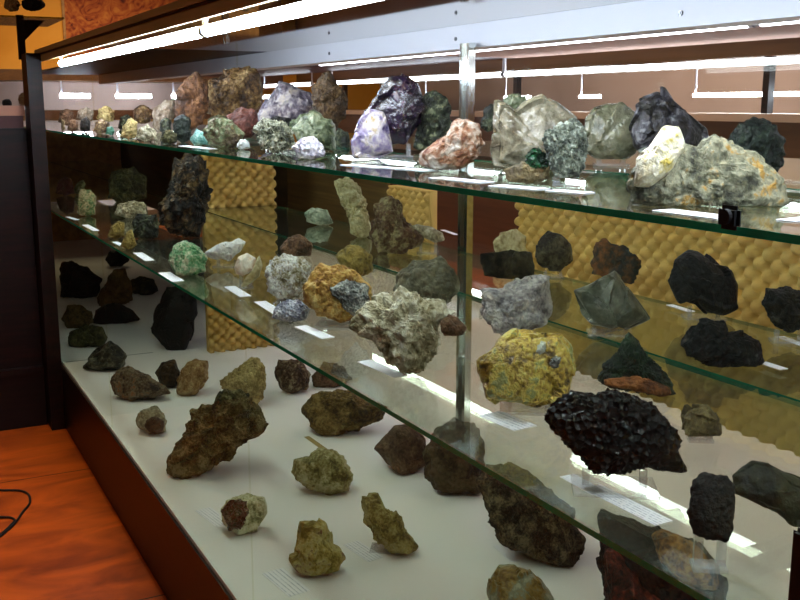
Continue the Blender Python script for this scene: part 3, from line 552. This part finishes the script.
mineral('T', 'rust red and white rock left of the smoky quartz', '418 156 430 146 445 136 454 121 464 119 478 125 483 142 480 155 470 163 459 171 436 170 421 165', REDW, 'rough', .15, 2.6)
mineral('T', 'olive black rock beside the dark amethyst', '417 126 421 98 434 90 447 100 453 124 447 143 436 151 420 151 414 145', GRB, 'rough', .17, 3, base=(432, 157), stand=1, ymax=1.3)
mineral('T', 'tall dark purple amethyst leaning to the right on a clear post', '364 111 380 90 390 75 403 74 417 83 424 98 419 122 405 143 392 144 378 130', AMD, 'facet', .12, 1.4, base=(404, 158), stand=1, tk=.6, ymax=1.3)
mineral('T', 'pale lilac and honey amethyst point at the foot of the dark one', '350 141 359 121 369 110 384 112 393 138 394 152 376 160 353 158', AML, 'facet', .1, 1.4, tk=.6)
mineral('T', 'brown round topped rock between the purple white rock and the dark amethyst', '312 106 313 88 322 75 328 71 339 84 347 98 346 116 335 128 320 128', BRN, 'rough', .14, 2.6, base=(330, 143), ymax=1.5)
mineral('T', 'violet and white blocky crystal behind the glittering grey rocks', '256 115 266 101 280 85 292 86 307 91 317 103 312 120 292 128 270 128 258 122', PURW, 'facet', .14, 1.5, base=(286, 140), ymax=1.5)
mineral('T', 'speckled grey black glittering rock left of the lilac ball', '253 128 263 118 284 122 293 131 295 146 277 154 260 148', SPK, 'spiky', .16, 3.4)
mineral('T', 'grey green crystal mass right of the speckled rock', '290 128 299 114 314 111 322 119 331 120 336 135 335 150 315 149 298 147', GGR, 'facet', .16, 1.8, base=(318, 152))
mineral('T', 'small lilac white sparkling ball at the front of the top shelf', '292 147 302 138 314 137 323 145 325 155 310 160 297 157', LAV, 'bubbly', .2, 3)
mineral('T', 'large golden brown rock in the left half of the top shelf', '203 112 205 85 220 76 236 68 250 67 261 75 264 90 259 108 242 120 220 122', ORB, 'rough', .14, 2.6, base=(235, 133), ymax=1.5, tk=.5)
mineral('T', 'rusty orange brown rock left of the large golden brown rock', '174 122 176 96 184 80 198 73 209 82 209 108 201 124 186 130', ORG, 'rough', .14, 2.4, base=(188, 134), ymax=1.6, tk=.4)
mineral('T', 'brick red rock below the large golden brown rock', '227 116 241 108 256 109 259 123 252 137 240 139 230 128', RED, 'rough', .14, 2.4, base=(244, 143))
mineral('T', 'small turquoise white stone at the front left of the top shelf', '190 139 197 128 206 133 210 145 194 146', TUR, 'facet', .14, 1.6)
mineral('T', 'green brown mottled rock right of the turquoise stone', '203 130 213 118 232 120 245 134 243 146 222 149 208 144', GBR, 'rough', .16, 2.8)
mineral('T', 'tiny white sparkling stone in front of the green brown rock', '236 147 240 139 248 141 250 148 242 150', WHT, 'facet', .14, 1.4)
mineral('T', 'pale pinkish upright rock beside the rusty orange rock', '152 124 154 108 166 100 176 99 174 116 165 132 156 132', PNK, 'rough', .14, 2.2, base=(162, 133), ymax=1.6)
mineral('T', 'black green rock below the rusty orange rock', '173 138 174 120 182 114 191 118 191 140 182 143', DKG, 'rough', .14, 2.2)
mineral('T', 'small dark green stone beside the pale pinkish rock', '159 130 161 120 167 117 172 122 171 132 165 135', GRB, 'rough', .14, 2)
mineral('T', 'beige lumpy stone in the left part of the top shelf', '135 138 139 128 148 125 156 130 157 140 145 142', CW, 'rough', .16, 2.4)
mineral('T', 'small olive stone right of the beige lumpy stone', '160 141 162 132 170 129 177 134 176 143 168 144', OLV, 'rough', .16, 2.4)
mineral('T', 'tan pointed stone in the far left row of the top shelf', '120 137 123 125 131 118 138 122 137 137 128 139', LTN, 'rough', .16, 2.4)
mineral('T', 'dark stone behind the tan pointed stone', '118 128 120 117 128 114 133 119 130 128 124 130', GRB, 'rough', .14, 2, ymax=1.5)
mineral('T', 'small teal green stone in the far left row of the top shelf', '105 134 107 127 112 126 115 131 113 136', K(('1c4c3c', '3c7c64', '6ca08c'), .5, 20), 'rough', .14, 2)
mineral('T', 'brown and cream stone left of the small teal stone', '93 131 96 122 103 119 110 123 109 132 101 134', K(('3c1c0c', '8c6c44', 'b09c70'), .6, 26), 'rough', .16, 2.4)
mineral('T', 'very dark brown stone fourth from the left end of the top shelf', '79 129 81 120 87 117 91 122 90 130 84 132', DBR, 'rough', .14, 2)
mineral('T', 'mottled brown stone third from the left end of the top shelf', '67 130 69 121 75 119 79 123 78 130 72 132', TBR, 'rough', .16, 2.4)
mineral('T', 'tan stone at the extreme left end of the top shelf', '53 131 55 120 60 117 65 121 65 130 60 132', TAN, 'rough', .14, 2)

# small stones of the second row at the far left of the top shelf
for poly, pal, lab in [
 ('58 122 60 112 68 109 74 113 73 124 66 126', TBR, 'dim brown stone in the second row, above the tan stone at the extreme left'),
 ('76 118 79 110 88 107 94 112 92 121 84 122', PNK, 'pinkish stone in the second row, second from the left post'),
 ('96 119 99 109 108 106 115 111 113 121 104 122', LTN, 'tan stone in the second row behind the brown and cream stone'),
 ('132 120 135 108 144 104 152 110 150 122 141 124', ORB, 'golden brown stone in the second row behind the beige lumpy stone'),
 ('206 128 209 118 220 114 230 119 228 130 216 132', OLV, 'olive stone behind the green brown mottled rock'),
 ('262 128 266 120 276 116 290 118 294 128 280 132', DKB, 'black stone between the violet white crystal and the speckled rock'),
 ('330 150 331 136 338 128 348 132 351 146 342 153', GRB, 'dark green stone between the grey green mass and the pale lilac amethyst'),
 ('498 113 504 98 514 93 526 97 530 108 516 116', GGR, 'pale green rock peeping over the left shoulder of the smoky quartz'),
 ('480 128 484 110 491 103 498 110 498 128 488 132', GRB, 'dark green rock between the chrome post and the smoky quartz')]:
    mineral('T', lab, poly, pal, 'rough', .16, 2.4, base=((float(poly.split()[0])+float(poly.split()[6]))/2, {True: 131, False: 136}[float(poly.split()[0]) < 160] if float(poly.split()[0]) < 240 else 143 if float(poly.split()[0]) < 400 else 160), ymax=1.66)

# ------------------------------------------------------------------ paper cards
def card(surf, x0, y0, x1, y1, label, depth=.028, mat=None, group=None, lift=0):
    z = SURF[surf]+.0004+lift; a, b = on_z(x0, y0, z), on_z(x1, y1, z); e = (b-a); nrm = Vector((-e.y, e.x, 0)).normalized()
    if nrm.y < 0: nrm = -nrm
    c0 = (a+b)/2; L = e.length; ex = e.normalized()
    bm = bmesh.new(); box(bm, (-L/2, 0, 0), (L/2, depth, .0008))
    me_o = link('paper_card', bm, mat or M['card'], None, origin=(0, 0, 0))
    me_o.location = c0; me_o.rotation_euler = (0, 0, math.atan2(nrm.y, nrm.x)-math.pi/2)
    if (Matrix.Rotation(me_o.rotation_euler.z, 3, 'Z') @ Vector((1, 0, 0))).dot(ex) < 0 and False: pass
    return tag(me_o, label, 'label card', 'paper cards lying by the minerals')
for i, (s, x0, y0, x1, y1, l, dp) in enumerate([
 ('T', 340, 165, 378, 168, 'white card below the pale lilac amethyst', .03),
 ('T', 384, 168, 424, 171, 'white card below the dark amethyst', .03),
 ('T', 428, 178, 478, 183, 'white card in front of the rust red and white rock', .03),
 ('T', 488, 186, 535, 190, 'white card in front of the smoky quartz', .03),
 ('T', 545, 191, 583, 194, 'white card in front of the grey green needle crystals', .025),
 ('T', 652, 211, 716, 219, 'white card under the big grey and yellow rock', .03),
 ('T', 776, 220, 795, 222, 'small white card at the right end of the top shelf', .04),
 ('T', 178, 146, 206, 149, 'small white card beside the turquoise stone', .03),
 ('M', 158, 273, 172, 282, 'small white card below the mint green rock', .035),
 ('M', 224, 287, 240, 297, 'white card in front of the white lavender slab', .03),
 ('M', 254, 302, 273, 314, 'white card in front of the pink ball shaped mineral', .03),
 ('M', 294, 327, 322, 339, 'white card below the low lilac stone', .03),
 ('M', 357, 362, 394, 378, 'white card below the large whitish grey rock', .03),
 ('M', 478, 416, 514, 431, 'white card below the golden yellow cluster', .045),
 ('M', 560, 477, 592, 495, 'narrow white card left of the black cluster stand', .022),
 ('M', 583, 489, 655, 526, 'long white printed card in front of the black glittering cluster', .028),
 ('M', 133, 253, 145, 261, 'small white card at the left of the middle shelf', .03),
 ('M', 112, 242, 124, 248, 'small yellowish card below the tan pyramid stone', .02),
 ('M', 82, 225, 93, 231, 'small white card second from the left end of the middle shelf', .025),
 ('M', 65, 217, 75, 220, 'small white card at the very left end of the middle shelf', .02),
 ('M', 776, 337, 806, 348, 'white card under the dark rock at the right edge', .02),
 ('M', 758, 363, 780, 370, 'white card at the right end of the long black rock', .02),
 ('M', 666, 305, 688, 312, 'white card under the dark mossy block', .02),
 ('M', 440, 230, 454, 235, 'small pinkish white card by the chrome post', .02),
 ('F', 262, 574, 289, 597, 'white card with printed lines left of the blocky yellow rock', .06),
 ('F', 195, 511, 216, 527, 'small pale card left of the cream crusted rock', .05),
 ('F', 493, 546, 510, 562, 'small tan edged card in front of the grey brown boulder', .03),
 ('F', 343, 545, 368, 562, 'faint white card left of the slanted yellow rock', .05)]):
    card(s, x0, y0, x1, y1, l, dp)
card('F', 304, 437, 325, 452, 'narrow brown card behind the knobbly olive yellow rock', .02, M['tancard'])

# ------------------------------------------------------------------ left cabinet, shelf and wall picture
XC = -4.86
cab = empty('wooden_cabinet', (-5.1, -.3, 0), 'tall black wooden cabinet at the far left with a pale counter edge', 'cabinet')
part('body', M['darkwood'], cab, ((-5.4, -1.3, .0), (XC, DF-.08, 1.40)))
part('plinth', M['plinth'], cab, ((XC+.0005, -1.3, 0), (XC+.02, DF-.08, .26)))
part('plinth_cap', M['darkwood'], cab, ((XC+.0005, -1.3, .261), (XC+.035, DF-.08, .29)))
part('counter', M['greycab'], cab, ((-5.4, -1.3, 1.4555), (XC+.012, DF-.085, 1.50)))
part('counter_trim', plain('red_brown_trim', '4a0e08', .5), cab, ((-5.39, -1.29, 1.4005), (XC+.004, DF-.09, 1.455)))
up = part('shelf_post', M['darkwood'], cab, ((-4.93, .60, 1.705), (-4.90, .63, 1.90)))
part('upper_shelf', glassmat('dark_shelf_glass', (.6, .6, .45), .12, '5a4a20'), cab, ((-5.37, -1.3, 1.885), (-4.86, .80, 1.893)))
bm = bmesh.new()
v = [bm.verts.new(p) for p in ((-4.925, .631, 1.88), (-4.925, .72, 1.88), (-4.925, .631, 1.79), (-4.905, .631, 1.88), (-4.905, .72, 1.88), (-4.905, .631, 1.79))]
for f in ((0, 1, 2), (3, 5, 4), (0, 3, 4, 1), (1, 4, 5, 2), (2, 5, 3, 0)): bm.faces.new([v[i] for i in f])
link('shelf_bracket', bm, M['darkwood'], cab)
def xpl(x, y, X): r = ray(x, y); return EYE+r*(X/r.x)
def lump(name, x0, y0, x1, y1, X, zs, mat, label, cat, mode='rough', amp=.2):
    d = (xpl((x0+x1)/2, y1, X)-EYE).dot(F); n = 12
    poly = [((x0+x1)/2+(x1-x0)/2*math.cos(2*math.pi*i/n), (y0+y1)/2+(y1-y0)/2*math.sin(2*math.pi*i/n)) for i in range(n)]
    o, _, _ = stone_mesh(name, poly, d, .04, mat, mode, amp, 2, len(ROCKS)+50, clamp=zs, lvl=4)
    tag(o, label, cat); ROCKS.append(o)
dk = rockmat(('0a0505', '1a0c08', '2c1810')); tn = rockmat(('a87838', 'c89a58', 'e0b878'))
lump('mineral_specimen', 21, -2, 45, 11, -4.95, 1.893, dk, 'black elongated stone on the upper glass shelf at the far left', 'mineral')
lump('mineral_specimen', 4, -4, 20, 12, -5.0, 1.893, tn, 'pale tan stone on the upper glass shelf, in the top left corner', 'mineral')
lump('mineral_specimen', 2, 99, 12, 107, -4.95, 1.5, dk, 'small dark stone on the pale cabinet counter, farther left', 'mineral')
lump('mineral_specimen', 18, 92, 35, 107, -5.0, 1.5, rockmat(('b8885a', 'd8b088', 'e8caa0')), 'pale pinkish stone on the cabinet counter beside the black post', 'mineral')
wp = empty('wall_picture', (X0, 3, 1.9), 'red and orange patterned picture on the wall above the case', 'picture')
pa = xpl(64, 0, X0+.02); pb = xpl(215, 0, X0+.02)
art = noisy('red_orange_pattern', ['4a1405', '8a3a10', 'a85a20', 'b8702a'], 6, rough=.8, dist=2.5)
part('painting', art, wp, ((X0+.004, pa.y, 1.75), (X0+.02, pb.y, 2.93)))
for bx_ in (((X0+.001, pa.y-.03, 1.72), (X0+.03, pa.y-.001, 2.93)), ((X0+.001, pb.y+.001, 1.72), (X0+.03, pb.y+.03, 2.93)), ((X0+.001, pa.y-.001, 1.72), (X0+.03, pb.y+.001, 1.749))): part('frame_rail', M['oak'], wp, bx_)
# ------------------------------------------------------------------ second case at the back of the room
c2 = empty('display_case', (-6, 5.2, 0), 'second lit display case in the background behind the minerals on the right', 'display case')
part('base', M['fascia'], c2, ((-12.4, 4.9, 0), (-1.2, 5.6, 1.40)))
part('counter', noisy('beige_top', ['a48c78', 'b49c88'], 2, rough=.5), c2, ((-12.42, 4.87, 1.401), (-1.18, 5.62, 1.45)))
part('top', M['fascia'], c2, ((-12.4, 4.9, 1.80), (-1.2, 5.6, 1.9)))
for x in (-11, -7.38, -4.6, -1.26): part('corner_post', M['darkwood'], c2, ((x, 4.92, 1.451), (x+.05, 4.97, 1.799)))
zt2 = on_y(750, 94, 5.0).z
for x0, x1 in ((425, 441), (505, 530), (580, 600), (694, 860)):
    a_, b_ = on_y(x0, 94, 5.2).x, on_y(x1, 94, 5.2).x
    bm = bmesh.new(); cyl(bm, (a_, 5.2, zt2), (b_, 5.2, zt2), .014, 10); o = link('light_tube', bm, M['tube'], c2)
    bm = bmesh.new(); box(bm, (a_+.01, 5.195, zt2+.0145), (a_+.02, 5.205, 1.7995)); link('tube_bracket', bm, M['white'], o)
c3_ = empty('display_case', (-12.5, 3, 0), 'distant lit display case by the left wall, seen over the small stones', 'display case')
part('base', M['fascia'], c3_, ((-12.9, 1.0, 0), (-12.1, 4.6, 1.45)))
part('top', M['fascia'], c3_, ((-12.9, 1.0, 1.78), (-12.1, 4.6, 1.9)))
part('back_panel', M['wall_b'], c3_, ((-12.9, 1.0, 1.4505), (-12.88, 4.6, 1.7795)))
for x0, x1 in ((60, 90), (116, 151), (172, 180)):
    p0, p1 = xpl(x0, 97, -12.2), xpl(x1, 97, -12.2)
    bm = bmesh.new(); cyl(bm, (-12.2, p0.y, 1.612), (-12.2, p1.y, 1.612), .026, 10); o = link('light_tube', bm, M['tube'], c3_)
    bm = bmesh.new(); box(bm, (-12.205, p0.y+.01, 1.638), (-12.195, p0.y+.03, 1.7795)); link('tube_bracket', bm, M['white'], o)
# cable on the floor
cu = bpy.data.curves.new('cable', 'CURVE'); cu.dimensions = '3D'; cu.bevel_depth = .0045; cu.bevel_resolution = 2
sp = cu.splines.new('BEZIER'); cpts = [(-60, 478), (0, 490), (22, 491), (30, 501), (22, 513), (14, 524), (4, 533), (-30, 560)]
sp.bezier_points.add(len(cpts)-1)
for b, (x, y) in zip(sp.bezier_points, cpts): b.co = on_z(x, y, .0052); b.handle_left_type = b.handle_right_type = 'AUTO'
s2 = cu.splines.new('BEZIER'); c3 = [(-30, 520), (0, 517), (14, 519), (10, 526), (0, 535)]; s2.bezier_points.add(4)
for b, (x, y) in zip(s2.bezier_points, c3): b.co = on_z(x, y, .0065); b.handle_left_type = b.handle_right_type = 'AUTO'
cu.materials.append(M['black']); co = bpy.data.objects.new('power_cable', cu); COL.objects.link(co)
dg = bpy.context.evaluated_depsgraph_get(); cme = bpy.data.meshes.new_from_object(co.evaluated_get(dg)); bpy.data.objects.remove(co)
co = bpy.data.objects.new('power_cable', cme); COL.objects.link(co); tag(co, 'thin black cable looped on the orange wooden floor', 'cable')
# ------------------------------------------------------------------ light
def area(loc, size, power, col, rot=(0, 0, 0), spread=3.14):
    l = bpy.data.lights.new('fill_light', 'AREA'); l.shape = 'RECTANGLE'; l.size, l.size_y = size; l.energy = power; l.color = col; l.spread = spread
    o = bpy.data.objects.new('fill_light', l); COL.objects.link(o); o.location = loc; o.rotation_euler = rot
area((-4.0, .10, 3.15), (2.4, .3), 1.7, (1, .80, .50), spread=.62)  # unseen added light, narrowed to fall on the floor beside the case
area((-3.6, -1.6, 3.15), (1.2, .5), 9, (1, .86, .7))  # unseen weak fill added for the crown and the case front
area((-6.0, 4.6, 3.15), (3.5, .8), 110, (1, .82, .68))  # unseen light added to brighten the room behind the case
area((-11.3, 2.2, 3.15), (.8, 2.2), 80, (1, .80, .58))  # unseen light added to brighten the left wall
w = bpy.data.worlds.new('world'); S.world = w; w.use_nodes = True
w.node_tree.nodes['Background'].inputs[0].default_value = (.35, .2, .1, 1); w.node_tree.nodes['Background'].inputs[1].default_value = .02
try:
    S.cycles.transparent_max_bounces = 32; S.cycles.max_bounces = 12
except Exception: pass
S.view_settings.view_transform = 'Standard'; S.view_settings.look = 'None'; S.view_settings.gamma = 1
S.view_settings.use_curve_mapping = False; S.view_settings.exposure = .0
